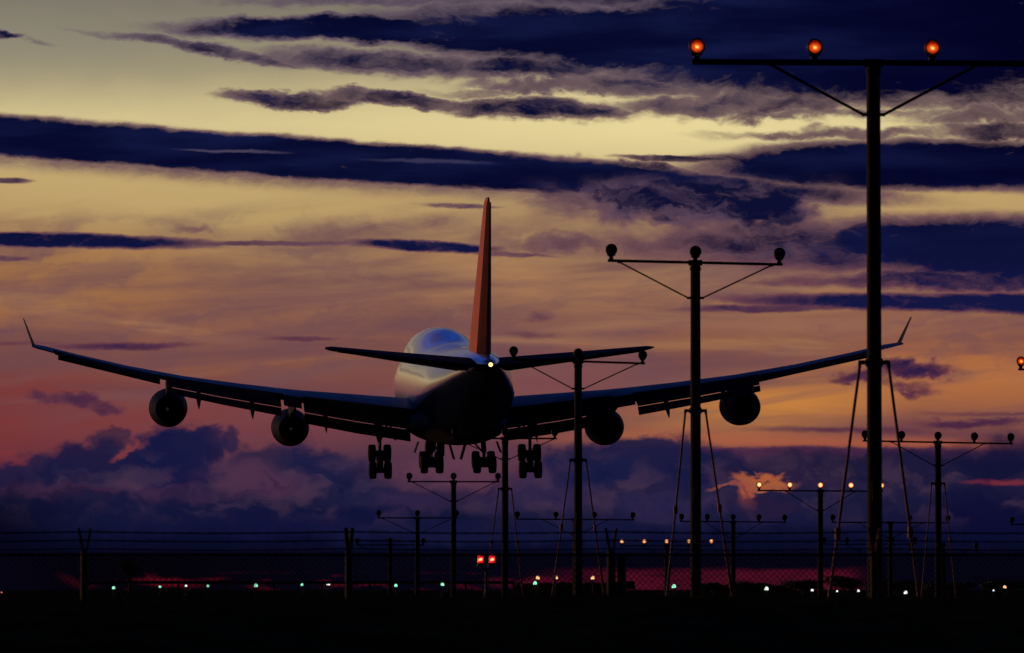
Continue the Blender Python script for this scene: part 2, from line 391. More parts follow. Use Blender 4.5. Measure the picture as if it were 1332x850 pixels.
# fin and rudder
rr = []
for (z, sl, ch, tc) in ((2.4, 50.6, 13.2, .088), (3.3, 52.4, 12.0, .090), (6.5, 56.0, 9.3, .088), (10, 60.1, 6.4, .088), (13.1, 63.9, 3.9, .09), (13.45, 64.6, 3.2, .05)):
    rr.append([(cz, 33 - (sl + cx), z) for (cx, cz) in [(x, c - 0.02 * 4 * (x / ch) * (1 - min(1, x / ch)) * ch) for (x, c) in airfoil(ch, tc, .74)]])
fin = MB().loft(rr).build('tail_fin', M['fin'], plane, 40)
rr = []
for (z, sl, ch) in ((2.95, 61.0, 3.3), (8.2, 64.1, 2.1), (13.1, 66.82, 1.02)):
    rr.append([(cz - 0.02 * 4 * (x / ch) * (1 - min(1, x / ch)) * ch, 33 - (sl + x), z) for (x, cz) in airfoil(ch, .30)])
MB().loft(rr).build('rudder', M['finshade'], fin, 40)
tl = MB(); tl.revolve([(.0, .02), (-.02, .11), (-.12, .14), (-.22, .11), (-.26, .02)], 'Y', (0, 33 - 68.55, 2.24), 20, True, True).build('tail_light', M['taillight'], plane, 60)

# landing gear
def wheel(parent, c):
    prof = [(-.27, .30), (-.285, .42), (-.27, .56), (-.2, .63), (0, .65), (.2, .63), (.27, .56), (.285, .42), (.27, .30)]
    t = MB().revolve(prof, 'X', c, 32).build('tyre', M['tyre'], parent, 50)
    MB().revolve([(-.2, .02), (-.19, .16), (-.13, .3), (.13, .3), (.19, .16), (.2, .02)], 'X', c, 24, True, True).build('wheel_hub', M['gear'], parent, 50)
def gear(x, s, ztop, zb, tilt, trk=.56, wb=.74, lean=0.0):
    st = MB().tube([(x + lean, 33 - s, ztop), (x, 33 - s, (ztop + zb) / 2 - .2)], .19, 16).tube([(x, 33 - s, (ztop + zb) / 2 - .1), (x, 33 - s, zb)], .12, 14)
    st.tube([(x + lean * 2.2 + (.9 if x < 0 else -.9), 33 - s, ztop - .1), (x, 33 - s, (ztop + zb) / 2 - .35)], .07, 10)
    st.tube([(x, 33 - s + 1.7, ztop), (x, 33 - s + .1, (ztop + zb) / 2 - .3)], .08, 10)
    st.tube([(x, 33 - s - .2, (ztop + zb) / 2 - .1), (x, 33 - s - .42, (ztop + zb) / 2 - .55), (x, 33 - s - .12, zb + .15)], .05, 8)
    strut = st.build('landing_gear', M['gear'], plane, 40)
    a = math.radians(tilt)
    f = Vector((x, 33 - s + wb * math.cos(a), zb + wb * math.sin(a))); r = Vector((x, 33 - s - wb * math.cos(a), zb - wb * math.sin(a)))
    bg = MB().tube([f, r], .17, 12).tube([f.lerp(r, -.1), f.lerp(r, .2), f.lerp(r, .8)], [.16, .27, .24], 12).tube([f - Vector((trk, 0, 0)), f + Vector((trk, 0, 0))], .22, 10).tube([r - Vector((trk, 0, 0)), r + Vector((trk, 0, 0))], .22, 10)
    bg.build('bogie_beam', M['gear'], strut, 40)
    for p in (f, r):
        for sx in (-1, 1): wheel(strut, (p.x + sx * trk, p.y, p.z))
    return strut
for sx in (-1, 1):
    gear(sx * 5.5, 31.9, -1.6, -5.28, 53, .56, .76)
    gear(sx * 1.92, 34.9, -3.3, -5.25, 12, .56, .74, lean=-sx * .1)
    # doors
    MB().box((sx * 4.62, 1.1, -3.0), (.035, .9, .75), Matrix.Rotation(sx * .35, 3, 'Y')).build('gear_door', M['navy'], plane, 0)
    MB().box((sx * 0.42, -1.6, -4.45), (.03, 1.1, .62), Matrix.Rotation(sx * .28, 3, 'Y')).build('gear_door', M['wingunder'], plane, 0)
    MB().box((sx * 3.0, -1.8, -4.15), (.03, .8, .42), Matrix.Rotation(-sx * .35, 3, 'Y')).build('gear_door', M['wingunder'], plane, 0)
ng = MB().tube([(0, 25.2, -3.1), (0, 25.2, -5.0)], [.15, .11], 14).tube([(0, 26.8, -3.2), (0, 25.3, -4.3)], .06, 8)
ng = ng.tube([(-.5, 25.2, -5.0), (.5, 25.2, -5.0)], .07, 8).build('nose_gear', M['gear'], plane, 40)
for sx in (-1, 1):
    wheel(ng, (sx * .46, 25.2, -5.0))
    MB().box((sx * .62, 25.9, -3.95), (.025, 1.2, .5), Matrix.Rotation(sx * .15, 3, 'Y')).build('gear_door', M['navy'], plane, 0)

# ------------------------------------------------------------------ approach light masts
def lamp_head(parent, x, z, lit, far, idx):
    h = MB().revolve([(.12, .02), (.11, .05), (.05, .092), (-.02, .106), (-.06, .106), (-.075, .098), (-.06, .088), (-.05, .02)], 'Y', (x, 0, z + .17), 24, True, True)
    h.box((x, .02, z + .05), (.036, .03, .055)).revolve([(-.012, .02), (-.012, .036), (.012, .036), (.012, .02)], 'Z', (x, .02, z + .008), 12, True, True)
    h.tube([(x - .075, .0, z + .085), (x - .03, .01, z + .055), (x + .03, .01, z + .055), (x + .075, 0, z + .085)], .011, 6)
    hd = h.build('lamp', M['lamp'], parent, 45)
    lens = MB()
    prof = [(-.052, .084), (-.062, .06), (-.068, .03), (-.07, .002)]
    lens.revolve(prof, 'Y', (0, 0, 0), 24, False, True)
    if not lit: m = M['deadlens']
    elif far: m = M['litfar']
    else: m = M['litlens']
    if lit and far:
        lens = MB().revolve([(-.066, .056), (-.07, .03), (-.072, .002)], 'Y', (0, 0, 0), 20, False, True)
        MB().revolve([(-.060, .090), (-.066, .054), (-.062, .05)], 'Y', (x, 0, z + .17), 20).build('lens_rim', M['litrim'], hd, 50)
        ln = lens.build('lens', m, hd, 50, (x, 0, z + .17))
    elif lit:
        ln = MB().revolve([(-.062, .078), (-.074, .056), (-.08, .03), (-.082, .002)], 'Y', (0, 0, 0), 24, False, True).build('lens', m, hd, 50, (x, 0, z + .17))
    else:
        ln = lens.build('lens', m, hd, 50, (x, 0, z + .17))
    return hd

def mast(px, py, Y, n, sp, label, lit=False, far=True, tilt=0.0, guys=None, drop=.66, att=1.36, off=0.0, group='approach light masts beyond the fence'):
    top = at(px, py, Y); gz_ = gz(top.x, Y) - .02; H = top.z - gz_
    r = empty('approach_light_mast', (top.x, Y, gz_), math.radians(3.3))
    tag(r, label, 'light mast', group)
    p = MB().tube([(0, 0, 0), (0, 0, H * .5), (0, 0, H - .02)], [.100, .094, .088], 18)
    p.revolve([(H - .02, .097), (H + .015, .097)], 'Z', (0, 0, 0), 18, True, True)
    p.box((0, 0, .03), (.19, .19, .02)).box((0, -.1, H * .35), (.045, .05, .12)).revolve([(H - .05, .101), (H - .11, .101)], 'Z', (0, 0, 0), 18, True, True)
    for i in range(4): p.box((.14 * (1 if i % 2 else -1), .14 * (1 if i > 1 else -1), .07), (.012, .012, .03))
    pole = p.build('pole', M['pole'], r, 40)
    hw = (n - 1) / 2 * sp + .06; t = math.tan(math.radians(tilt)); zb = H + .03
    def bz(x): return zb - x * t
    b = MB().box(((off), 0, zb - off * t), (hw, .026, .024 if Y > 90 else .036), Matrix.Rotation(math.radians(tilt), 3, 'Y'))
    arm = b.build('cross_arm', M['pole'], r, 0)
    MB().box((0, -.0, zb - .005), (.12, .034, .05)).build('arm_clamp', M['pole'], arm, 0)
    for s in (-1, 1):
        q = MB().tube([(s * att, 0, bz(s * att) - .02), (s * .13, 0, H - drop)], .014 if Y > 90 else .019, 8).box((s * .105, 0, H - drop), (.045, .02, .022))
        q.box((s * att, 0, bz(s * att) - .03), (.03, .03, .012)).build('brace', M['pole'], r, 40)
    for i in range(n):
        x = off - (n - 1) / 2 * sp + i * sp
        lamp_head(r, x, bz(x) + .024, lit, far, i)
    # cable conduit clipped along the pole
    MB().tube([(.06, -.10, .3), (.05, -.108, H * .6), (.04, -.102, H - .15)], .012, 6).build('conduit', M['lamp'], r, 0)
    if guys:
        zg = EYE + guys[0] - gz_
        cl = MB().revolve([(-.05, .112), (.05, .112)], 'Z', (0, 0, zg), 16, True, True)
        for s in (-1, 1): cl.box((s * .15, 0, zg), (.05, .02, .028)).box((s * .185, 0, zg - .03), (.02, .02, .03))
        cl.build('guy_clamp', M['pole'], r, 30)
        for s in (-1, 1):
            fx = (guys[1] if s < 0 else guys[2]) * zg; fy = 1.3 * s
            foot = Vector((s * (.19 + fx), fy, gz(top.x + s * fx, Y + fy) - gz_ - .01))
            topp = Vector((s * .185, 0, zg - .05)); mid = topp.lerp(foot, .62)
            g1 = MB().tube([topp, mid], .019, 8).tube([mid, foot], .026, 8)
            g1.revolve([(-.07, .04), (.07, .04)], 'Z', tuple(topp.lerp(foot, .47)), 10, True, True)
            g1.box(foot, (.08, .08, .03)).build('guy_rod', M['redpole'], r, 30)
    return r

# row of three-lamp masts marching away from near right
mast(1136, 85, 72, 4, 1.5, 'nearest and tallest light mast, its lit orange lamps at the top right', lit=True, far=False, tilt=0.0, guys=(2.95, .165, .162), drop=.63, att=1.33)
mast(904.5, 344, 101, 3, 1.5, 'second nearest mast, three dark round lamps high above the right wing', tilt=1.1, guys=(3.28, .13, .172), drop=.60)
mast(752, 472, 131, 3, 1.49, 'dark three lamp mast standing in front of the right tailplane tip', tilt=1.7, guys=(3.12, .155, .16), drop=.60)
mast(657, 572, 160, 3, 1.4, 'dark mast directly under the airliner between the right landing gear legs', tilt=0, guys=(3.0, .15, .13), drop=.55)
mast(590, 628, 190, 3, 1.48, 'dark three lamp mast just below the left body landing gear', drop=.62)
mast(543, 675, 220, 3, 1.5, 'dark three lamp mast left of the one below the landing gear', drop=.55)
mast(507.5, 710, 250, 3, 1.45, 'lowest three lamp mast, right of a fence post, bar level with the barbed wire', drop=.5)
# row of five-lamp masts farther right
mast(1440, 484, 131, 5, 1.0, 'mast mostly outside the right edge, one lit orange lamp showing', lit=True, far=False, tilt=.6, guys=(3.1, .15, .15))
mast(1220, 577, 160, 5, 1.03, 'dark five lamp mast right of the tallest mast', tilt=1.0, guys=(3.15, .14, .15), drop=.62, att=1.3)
mast(1067, 640, 190, 5, 1.025, 'mast with five lit warm lamps left of the tallest mast', lit=True, tilt=.3, drop=.62, att=1.15)
mast(953.5, 680, 220, 5, 1.0, 'dark five lamp mast between the second mast and the lit one', tilt=.4, drop=.6, att=1.1)
mast(867, 711, 250, 5, .985, 'low mast with a row of five lit lamps behind the second nearest mast', lit=True, tilt=0, drop=.45, att=1.1)
# four-lamp bars
mast(748, 677, 220, 4, 1.49, 'wide dark four lamp bar partly behind the third nearest mast', tilt=.35, drop=.55, att=1.25)
mast(1158, 681, 220, 4, 1.49, 'wide dark four lamp bar just right of the tallest mast', tilt=.3, drop=.55, att=1.25)
mast(1391, 684, 220, 4, 1.49, 'dark bar at the right edge with only its end lamp in view', tilt=.3, drop=.55, att=1.25)
mast(1227, 716, 250, 3, 1.45, 'low dark three lamp mast at far right with lamps level with the wires', tilt=.3, drop=.45, att=1.1)
mast(1131, 709, 250, 5, 1.0, 'low dark five lamp bar hidden mostly behind the tallest mast', tilt=0, drop=.45, att=1.1)

# ------------------------------------------------------------------ perimeter fence
FY = 65.0
posts_px = [-232, 110, 454, 795, 1137, 1479]
pxs = [at(p, 700, FY).x for p in posts_px]
top_rail = at(700, 722, FY).z
fence = empty('perimeter_fence', (pxs[1], FY, 0.0))
tag(fence, 'chain link airfield fence topped with three rows of barbed wire', 'fence')
ox = pxs[1]
for i, x in enumerate(pxs):
    b = MB().tube([(x - ox, 0, -.1), (x - ox, 0, top_rail + .02)], .045 if i != 3 else .05, 12)
    b.revolve([(top_rail + .02, .052), (top_rail + .05, .03)], 'Z', (x - ox, 0, 0), 12, True, True)
    p = b.build('post', M['wire'], fence, 40)
    wdt = (.05, .045, .022, .055, .06, .05)[i]
    for s in (-1, 1):
        q = MB().tube([(x - ox + s * .012, 0, top_rail + .0), (x - ox + s * (wdt + .01), s * .16, at(0, 688, FY).z)], .017 if i != 2 else .026, 8)
        q.build('barb_arm', M['redlit'] if i == 4 else M['wire'], p, 30)
    if i == 3: MB().tube([(x - ox + .12, .02, -.1), (x - ox + .12, .02, top_rail - .02)], .05, 12).build('gate_post', M['wire'], fence, 40)
x0, x1 = pxs[0] - ox, pxs[-1] - ox
MB().tube([(x0, 0, top_rail), (x1, 0, top_rail)], .014, 10).build('top_rail', M['wire'], fence, 40)
for k, py in enumerate((692, 703, 714)):
    z = at(0, py, FY).z
    for s in (-1, 1):
        yy = s * (.15 - k * .05)
        w = MB(); pts = []
        for i in range(len(pxs) - 1):
            for t in range(12):
                u = t / 12; pts.append((pxs[i] + (pxs[i + 1] - pxs[i]) * u - ox, yy, z - .018 * math.sin(PI * u)))
        pts.append((x1, yy, z))
        w.tube(pts, .0068, 6)
        xx = x0
        while xx < x1:       # barbs
            i = min(len(pts) - 2, int((xx - x0) / (x1 - x0) * (len(pts) - 1))); zz = pts[i][2]
            w.tube([(xx - .015, yy - .01, zz + .016), (xx + .015, yy + .01, zz - .016)], .0022, 4).tube([(xx - .015, yy + .01, zz - .016), (xx + .015, yy - .01, zz + .016)], .0022, 4)
            xx += .15
        w.build('barbed_wire', M['wire'], fence, 0)
net = MB(); pitch = .068; zlo, zhi = .06, top_rail
def diag(xa, za, xb, zb_, yy):
    # clip to the panel
    net.tube([(xa, yy, za), (xb, yy, zb_)], .0034, 4)
H_ = zhi - zlo; xx = x0 - H_
while xx < x1:
    a, b = xx, xx + H_
    za, zb2 = zlo, zhi
    if a < x0: za += (x0 - a); a = x0
    if b > x1: zb2 -= (b - x1); b = x1
    if b > a:
        diag(a, za, b, zb2, -.003)
        diag(a, zhi - (za - zlo), b, zlo + (zhi - zb2), .003)
    xx += pitch
net.build('chain_link_mesh', M['wire'], fence, 0)

# ------------------------------------------------------------------ airfield lights
def stake_light(px, py, Y, m, label, cat='runway light', group='small lights along the airfield', r=.055, kind='runway_light'):
    p = at(px, py, Y); z0 = gz(p.x, Y); h = p.z - z0
    o = empty(kind, (p.x, Y, z0 - .01)); tag(o, label, cat, group)
    MB().revolve([(0, .09), (.03, .085), (.05, .03)], 'Z', (0, 0, 0), 14, True, True).tube([(0, 0, .03), (0, 0, h - r * 1.1)], .016, 8).revolve([(h - r * 1.5, r * .5), (h - r * 1.3, r * 1.0), (h - r * .8, r * 1.05)], 'Z', (0, 0, 0), 14, True, True).build('stem', M['lamp'], o, 40)
    MB().revolve([(h - r * .8, r * .98), (h - r * .2, r), (h + r * .5, r * .8), (h + r * .9, r * .4), (h + r, .004)], 'Z', (0, 0, 0), 16, True, True).build('lens', m, o, 60)
    return o
GL = [(2, 772, 'pink', 'tiny pink light at the left edge of the ground', .05), (148, 766, 'green', 'green light just right of the leftmost fence post', .1), (208, 764.5, 'green', 'green light between two others, below the red glow at left', .085),
      (242, 763.5, 'white', 'small white light right of the second green light', .07), (270.5, 763.5, 'green', 'green light just right of the small white one', .09), (333, 763, 'green', 'bright pale green light midway between the two left fence posts', .11),
      (393, 762, 'green', 'green light a little left of the bright white one', .09), (427, 761, 'white', 'bright white light just left of the second fence post', .11), (515, 763, 'green', 'pale green light right of the lowest mast', .105),
      (575.5, 761.5, 'green', 'round green light left of the red beacons', .105), (696, 760, 'green', 'green light under the first orange light right of the beacons', .115), (756, 761, 'white', 'faint white speck right of the third mast', .05),
      (798.5, 752.5, 'white', 'tiny white speck beside the forked fence post', .045), (876.5, 764, 'green', 'large green light left of the second nearest mast', .125), (997, 767, 'white', 'bright white light among the bushes right of the second mast', .12),
      (1056.5, 769, 'white', 'white light below the mast with lit warm lamps', .085), (1089, 770.5, 'white', 'small white speck, middle of three left of the tallest pole', .06), (1116.5, 770, 'white', 'white light close left of the tallest pole', .09),
      (1178, 772, 'white', 'bright white light right of the tallest pole', .11), (1292.5, 769.5, 'white', 'faint white light at far right', .06)]
for i, (x, y, c, lb, r) in enumerate(GL): stake_light(x, y - 1.5, 235 + (i * 37) % 30, M[c], lb, r=r * .7)
OL = [(699.5, 751.5, 'orange', 'orange light just above the green one right of the beacons', .085), (723, 751, 'orange', 'orange light midway between the fourth and third masts', .095), (771, 751.5, 'orange', 'orange light right of the third mast', .085), (1307, 763.5, 'orange', 'single orange light at the far right edge', .075)]
for x, y, c, lb, r in OL: stake_light(x, y, 262, M[c], lb, r=r, group='orange lights beyond the fence')

# red beacons on their post
bp = at(632.5, 733, 118); z0 = gz(bp.x, 118)
bc = empty('obstruction_beacon', (bp.x, 118, z0)); tag(bc, 'pair of glowing red beacon domes on one short post', 'beacon')
hh = bp.z - z0
MB().tube([(0, 0, 0), (0, 0, hh - .12)], .03, 12).box((0, 0, .02), (.12, .12, .02)).tube([(-.125, 0, hh - .02), (-.11, 0, hh - .09), (0, 0, hh - .13), (.11, 0, hh - .09), (.125, 0, hh - .02)], .018, 8).build('post', M['lamp'], bc, 40)
for s in (-1, 1):
    hd = MB().revolve([(hh - .07, .04), (hh - .06, .07), (hh, .072), (hh + .01, .06)], 'Z', (s * .12, 0, 0), 18, True, True).build('beacon_base', M['lamp'], bc, 40)
    MB().revolve([(hh + .01, .062), (hh + .08, .064), (hh + .14, .058), (hh + .18, .04), (hh + .2, .004)], 'Z', (s * .12, 0, 0), 20, True, True).build('red_dome', M['beacon'], hd, 60)
    MB().revolve([(hh + .05, .004), (hh + .055, .036), (hh + .10, .036), (hh + .11, .004)], 'Z', (s * .12, -.045, 0), 14, True, True).build('glowing_core', M['beaconcore'], hd, 60)

# guard rail along the service road
gr0, gr1 = at(108, 756, 250), at(668, 756.5, 250)
gr = empty('guard_rail', (gr0.x, 250, gz(gr0.x, 250))); tag(gr, 'long low guard rail across the left, level with the green lights', 'guard rail')
L = gr1.x - gr0.x; zt = gr0.z - gr.location.z
prof = [(0, zt), (-.03, zt - .03), (.02, zt - .06), (-.03, zt - .10), (0, zt - .13), (.006, zt - .13), (-.024, zt - .10), (.026, zt - .06), (-.024, zt - .03), (.006, zt)]
MB().loft([[(0, a, b) for a, b in prof], [(L, a, b) for a, b in prof]]).build('rail', M['rail'], gr, 0)
n = int(L / 2.0)
for i in range(n + 1): MB().box((L * i / n, .05, zt / 2 - .05), (.045, .04, zt / 2 + .02)).build('post', M['rail'], gr, 0)

# ------------------------------------------------------------------ bushes and small trees
def leaf_crown(rx, rz, zc, n, seed, size=.05, lobes=6):
    rnd = random.Random(seed); b = MB(); lb = []
    for i in range(lobes):
        a = rnd.uniform(0, 2 * PI); e = rnd.uniform(-.4, .9)
        lb.append((Vector((math.cos(a) * rx * .5 * math.cos(e), math.sin(a) * rx * .5 * math.cos(e), zc + rz * .5 * math.sin(e))), rnd.uniform(.4, .62)))
    lb.append((Vector((0, 0, zc)), .7))
    for i in range(n):
        c, k = rnd.choice(lb)
        d = Vector((rnd.gauss(0, 1), rnd.gauss(0, 1), rnd.gauss(0, 1))).normalized() * (rnd.random() ** .45)
        p = c + Vector((d.x * rx * k, d.y * rx * k, d.z * rz * k))
        if p.z < .02: continue
        u = Vector((rnd.gauss(0, 1), rnd.gauss(0, 1), rnd.gauss(0, 1))).normalized(); w = u.cross(Vector((rnd.gauss(0, 1), rnd.gauss(0, 1), rnd.gauss(0, 1)))).normalized()
        s = size * rnd.uniform(.6, 1.4); k0 = len(b.v)
        b.v += [tuple(p - u * s), tuple(p + w * s * .45), tuple(p + u * s), tuple(p - w * s * .45)]; b.f.append((k0, k0 + 1, k0 + 2, k0 + 3))
    return b
def bush(px, py, Y, wpx, label, name='bush', cat='bush', group='bushes on the dark skyline', seed=0, zbase=0.0, trunk=.15):
    top = at(px, py, Y); z0 = gz(top.x, Y); h = top.z - z0; rx = wpx * Y / F / 2
    o = empty(name, (top.x, Y, z0)); tag(o, label, cat, group)
    rz = (h * (1 - zbase)) / 2; zc = h * zbase + rz
    leaf_crown(rx, rz, zc, int(2600 if wpx < 60 else 4200), seed + 11, size=.055 * Y / 260).build('crown', M['leaf'], o, 0)
    t = MB().tube([(0, 0, -.05), (.02, 0, h * .3), (-.01, .02, h * .6)], [.06, .045, .02], 8)
    for a in (0.4, 2.3, 4.4): t.tube([(0.01, 0, h * .28), (math.cos(a) * rx * .45, math.sin(a) * rx * .45, h * .6)], [.03, .012], 6)
    t.build('trunk', M['bark'], o, 40)
bush(168, 722, 255, 27, 'small round topped tree behind the guard rail at left', 'small_tree', 'tree', 'small trees', 1, .35)
BL = [(928, 755, 300, 46, 'rounded bush directly right of the second nearest pole'), (975, 756, 300, 66, 'wide bush behind the dark five lamp mast'), (1010, 760, 310, 50, 'low bush just left of the lit five lamp mast'), (1044, 752, 305, 58, 'round bush at the foot of the lit five lamp mast'), (1097, 746, 300, 56, 'tallest round bush left of the tallest pole'),
      (1165, 753, 310, 80, 'broad bush right of the tallest pole'), (1235, 755, 305, 90, 'long bush at the foot of the dark five lamp mast'), (1310, 752, 310, 90, 'bush cut by the right edge of the view')]
for i, (x, y, Y, w, lb) in enumerate(BL): bush(x, y, Y, w, lb, seed=20 + i)
# clipped hedge in the middle
h0, h1 = at(668, 757, 270), at(806, 757, 270)
hz = gz(h0.x, 270); rnd = random.Random(5); hb = MB(); hgt = h0.z - hz
for i in range(9000):
    t = rnd.random(); p = Vector((t * (h1.x - h0.x) + rnd.gauss(0, .02), rnd.uniform(-.3, .3), rnd.uniform(0, hgt * (0.93 + .07 * math.sin(t * 37) * math.sin(t * 11)))))
    u = Vector((rnd.gauss(0, 1), rnd.gauss(0, 1), rnd.gauss(0, 1))).normalized(); w = u.cross(Vector((rnd.gauss(0, 1), rnd.gauss(0, 1), rnd.gauss(0, 1)))).normalized(); s = .05; k0 = len(hb.v)
    hb.v += [tuple(p - u * s), tuple(p + w * s * .5), tuple(p + u * s), tuple(p - w * s * .5)]; hb.f.append((k0, k0 + 1, k0 + 2, k0 + 3))
tag(hb.build('hedge', M['leaf'], None, 0, (h0.x, 270, hz)), 'low straight hedge behind the orange lights in the middle', 'hedge')

# parked car beyond the crest
cp = at(819, 756, 520); cz0 = gz(cp.x, 520)
car = empty('parked_car', (cp.x, 520, cz0)); tag(car, 'dark car parked beyond the fence right of the forked fence post', 'car')
k = (cp.z - cz0) / 1.45
def cs(v): return [(a * k, b * k, c * k) for a, b, c in v]
rings = []
for (y, w, z0_, z1_) in ((-2.2, .78, .35, .75), (-2.1, .85, .28, .9), (-1.2, .88, .25, .98), (1.2, .88, .25, .95), (2.0, .84, .28, .82), (2.2, .74, .35, .66)):
    rings.append(cs([(-w, y, z0_), (-w, y, (z0_ + z1_) / 2 + .1), (-w * .9, y, z1_), (w * .9, y, z1_), (w, y, (z0_ + z1_) / 2 + .1), (w, y, z0_)]))
cb = MB().loft(rings).build('body', M['carpaint'], car, 40)
rings = [cs([(-.74, -1.5, .94), (.74, -1.5, .94), (.74, 1.0, .94), (-.74, 1.0, .94)]), cs([(-.58, -.9, 1.42), (.58, -.9, 1.42), (.58, .35, 1.42), (-.58, .35, 1.42)]), cs([(-.5, -.8, 1.45), (.5, -.8, 1.45), (.5, .3, 1.45), (-.5, .3, 1.45)])]
MB().loft(rings).build('cabin', M['glass'], car, 30)
for sx in (-1, 1):
    for yy in (-1.35, 1.35): MB().revolve([(-.1 * k, .05), (-.1 * k, .31 * k), (.1 * k, .31 * k), (.1 * k, .05)], 'X', (sx * .8 * k, yy * k, .31 * k), 20, True, True).build('wheel', M['tyre'], car, 40)
    MB().box((sx * .62 * k, -2.19 * k, .68 * k), (.1 * k, .03 * k, .06 * k)).build('tail_lamp', M['deadlens'], car, 0)

# ------------------------------------------------------------------ world: dusk sky with cloud banks, laid out by azimuth and elevation
W = bpy.data.worlds.new('World'); sc.world = W; W.use_nodes = True
nt = W.node_tree; N = nt.nodes; Lk = nt.links
for n_ in list(N): N.remove(n_)
out = N.new('ShaderNodeOutputWorld'); 
tc = N.new('ShaderNodeTexCoord')
sp = N.new('ShaderNodeSeparateXYZ'); Lk.new(tc.outputs['Generated'], sp.inputs[0])
def put(inp, v):
    if isinstance(v, bpy.types.NodeSocket): Lk.new(v, inp)
    else: inp.default_value = v
def mth(op, a, b=None, c=None, clamp=False):
    n_ = N.new('ShaderNodeMath'); n_.operation = op; n_.use_clamp = clamp
    put(n_.inputs[0], a)
    if b is not None: put(n_.inputs[1], b)
    if c is not None: put(n_.inputs[2], c)
    return n_.outputs[0]
def mixc(f, a, b):
    n_ = N.new('ShaderNodeMix'); n_.data_type = 'RGBA'; n_.clamp_factor = True
    put(n_.inputs[0], f)
    for i, v in ((6, a), (7, b)):
        if isinstance(v, bpy.types.NodeSocket): Lk.new(v, n_.inputs[i])
        else: n_.inputs[i].default_value = (*v, 1)
    return n_.outputs[2]
def sstep(v, a, b, lo=0.0, hi=1.0):
    n_ = N.new('ShaderNodeMapRange'); n_.interpolation_type = 'SMOOTHSTEP'
    put(n_.inputs['Value'], v); n_.inputs['From Min'].default_value = a; n_.inputs['From Max'].default_value = b
    n_.inputs['To Min'].default_value = lo; n_.inputs['To Max'].default_value = hi
    return n_.outputs['Result']
# angles in units of 1/7400 rad; u grows to the right of due ahead, v grows downward to the horizon
az = mth('ARCTAN2', sp.outputs['X'], sp.outputs['Y'])
el = mth('ARCSINE', sp.outputs['Z'])
U0 = mth('MULTIPLY_ADD', az, F, 666.0)
V0 = mth('MULTIPLY_ADD', el, -F, 775.0)
def noise(u, v, su, sv, detail=5, rough=.55, seed=0.0, dist=0.0, color=False):
    cb_ = N.new('ShaderNodeCombineXYZ'); put(cb_.inputs[0], mth('DIVIDE', u, su)); put(cb_.inputs[1], mth('DIVIDE', v, sv)); cb_.inputs[2].default_value = seed
    n_ = N.new('ShaderNodeTexNoise'); n_.inputs['Scale'].default_value = 1.0; n_.inputs['Detail'].default_value = detail; n_.inputs['Roughness'].default_value = rough; n_.inputs['Distortion'].default_value = dist
    Lk.new(cb_.outputs[0], n_.inputs['Vector'])
    return n_.outputs['Color'] if color else n_.outputs['Fac']
def sub5(x, k): return mth('MULTIPLY', mth('SUBTRACT', x, .5), k)
w1 = noise(U0, V0, 130, 42, 6, .6, 3.1); w2 = noise(U0, V0, 110, 45, 6, .6, 9.7); w3 = noise(U0, V0, 34, 16, 5, .65, 5.2)
U = mth('ADD', U0, sub5(w1, 90.0))
V = mth('ADD', mth('ADD', V0, sub5(w2, 38.0)), sub5(w3, 13.0))
Vs = mth('ADD', V0, sub5(w3, 7.0)); Vs = mth('ADD', Vs, sub5(w2, 10.0))     # gently warped, for flat strata
# clumpy cumulus warp
c1 = noise(U0, V0, 62, 46, 6, .55, 21.0, .4); c2 = noise(U0, V0, 60, 44, 6, .55, 33.0, .4); c3 = noise(U0, V0, 20, 16, 4, .6, 41.0)
Uc = mth('ADD', mth('ADD', U0, sub5(c1, 85.0)), sub5(c3, 12.0)); Vc = mth('ADD', mth('ADD', V0, sub5(c2, 62.0)), sub5(c3, 14.0))

def vec(u, v):
    cb_ = N.new('ShaderNodeCombineXYZ'); put(cb_.inputs[0], u); put(cb_.inputs[1], v); return cb_.outputs[0]
SP = {'flat': vec(U, Vs), 'rag': vec(U, V), 'lump': vec(Uc, Vc), 'plain': vec(U0, V0)}
MARG = {'flat': (50, 12), 'rag': (50, 32), 'lump': (55, 42), 'plain': (1, 1)}
def patch(p):
    """soft-edged tilted ellipse of cloud density: sp, cx, cy, rx, ry, slope, k, amp"""
    spn, cx, cy, rx, ry, sl, k_, am = p
    mp = N.new('ShaderNodeMapping'); mp.vector_type = 'TEXTURE'; Lk.new(SP[spn], mp.inputs['Vector'])
    mp.inputs['Location'].default_value = (cx, cy, 0); mp.inputs['Rotation'].default_value = (0, 0, math.atan(sl)); mp.inputs['Scale'].default_value = (rx, ry, 1)
    ln = N.new('ShaderNodeVectorMath'); ln.operation = 'LENGTH'; Lk.new(mp.outputs[0], ln.inputs[0])
    m_ = N.new('ShaderNodeMapRange'); m_.interpolation_type = 'SMOOTHSTEP'; Lk.new(ln.outputs['Value'], m_.inputs['Value'])
    m_.inputs['From Min'].default_value = 1 + .5 / k_; m_.inputs['From Max'].default_value = max(0.0, 1 - 1 / k_)
    m_.inputs['To Min'].default_value = 0; m_.inputs['To Max'].default_value = am
    return m_.outputs['Result']
def hits(p, box):
    spn, cx, cy, rx, ry, sl, k_, am = p
    g_ = 1 + .5 / k_; a_ = abs(math.atan(sl)); mu, mv = MARG[spn]
    hu = g_ * math.hypot(rx * math.cos(a_), ry * math.sin(a_)) + mu; hv = g_ * math.hypot(ry * math.cos(a_), rx * math.sin(a_)) + mv
    return not (cx + hu < box[0] or cx - hu > box[1] or cy + hv < box[2] or cy - hv > box[3])
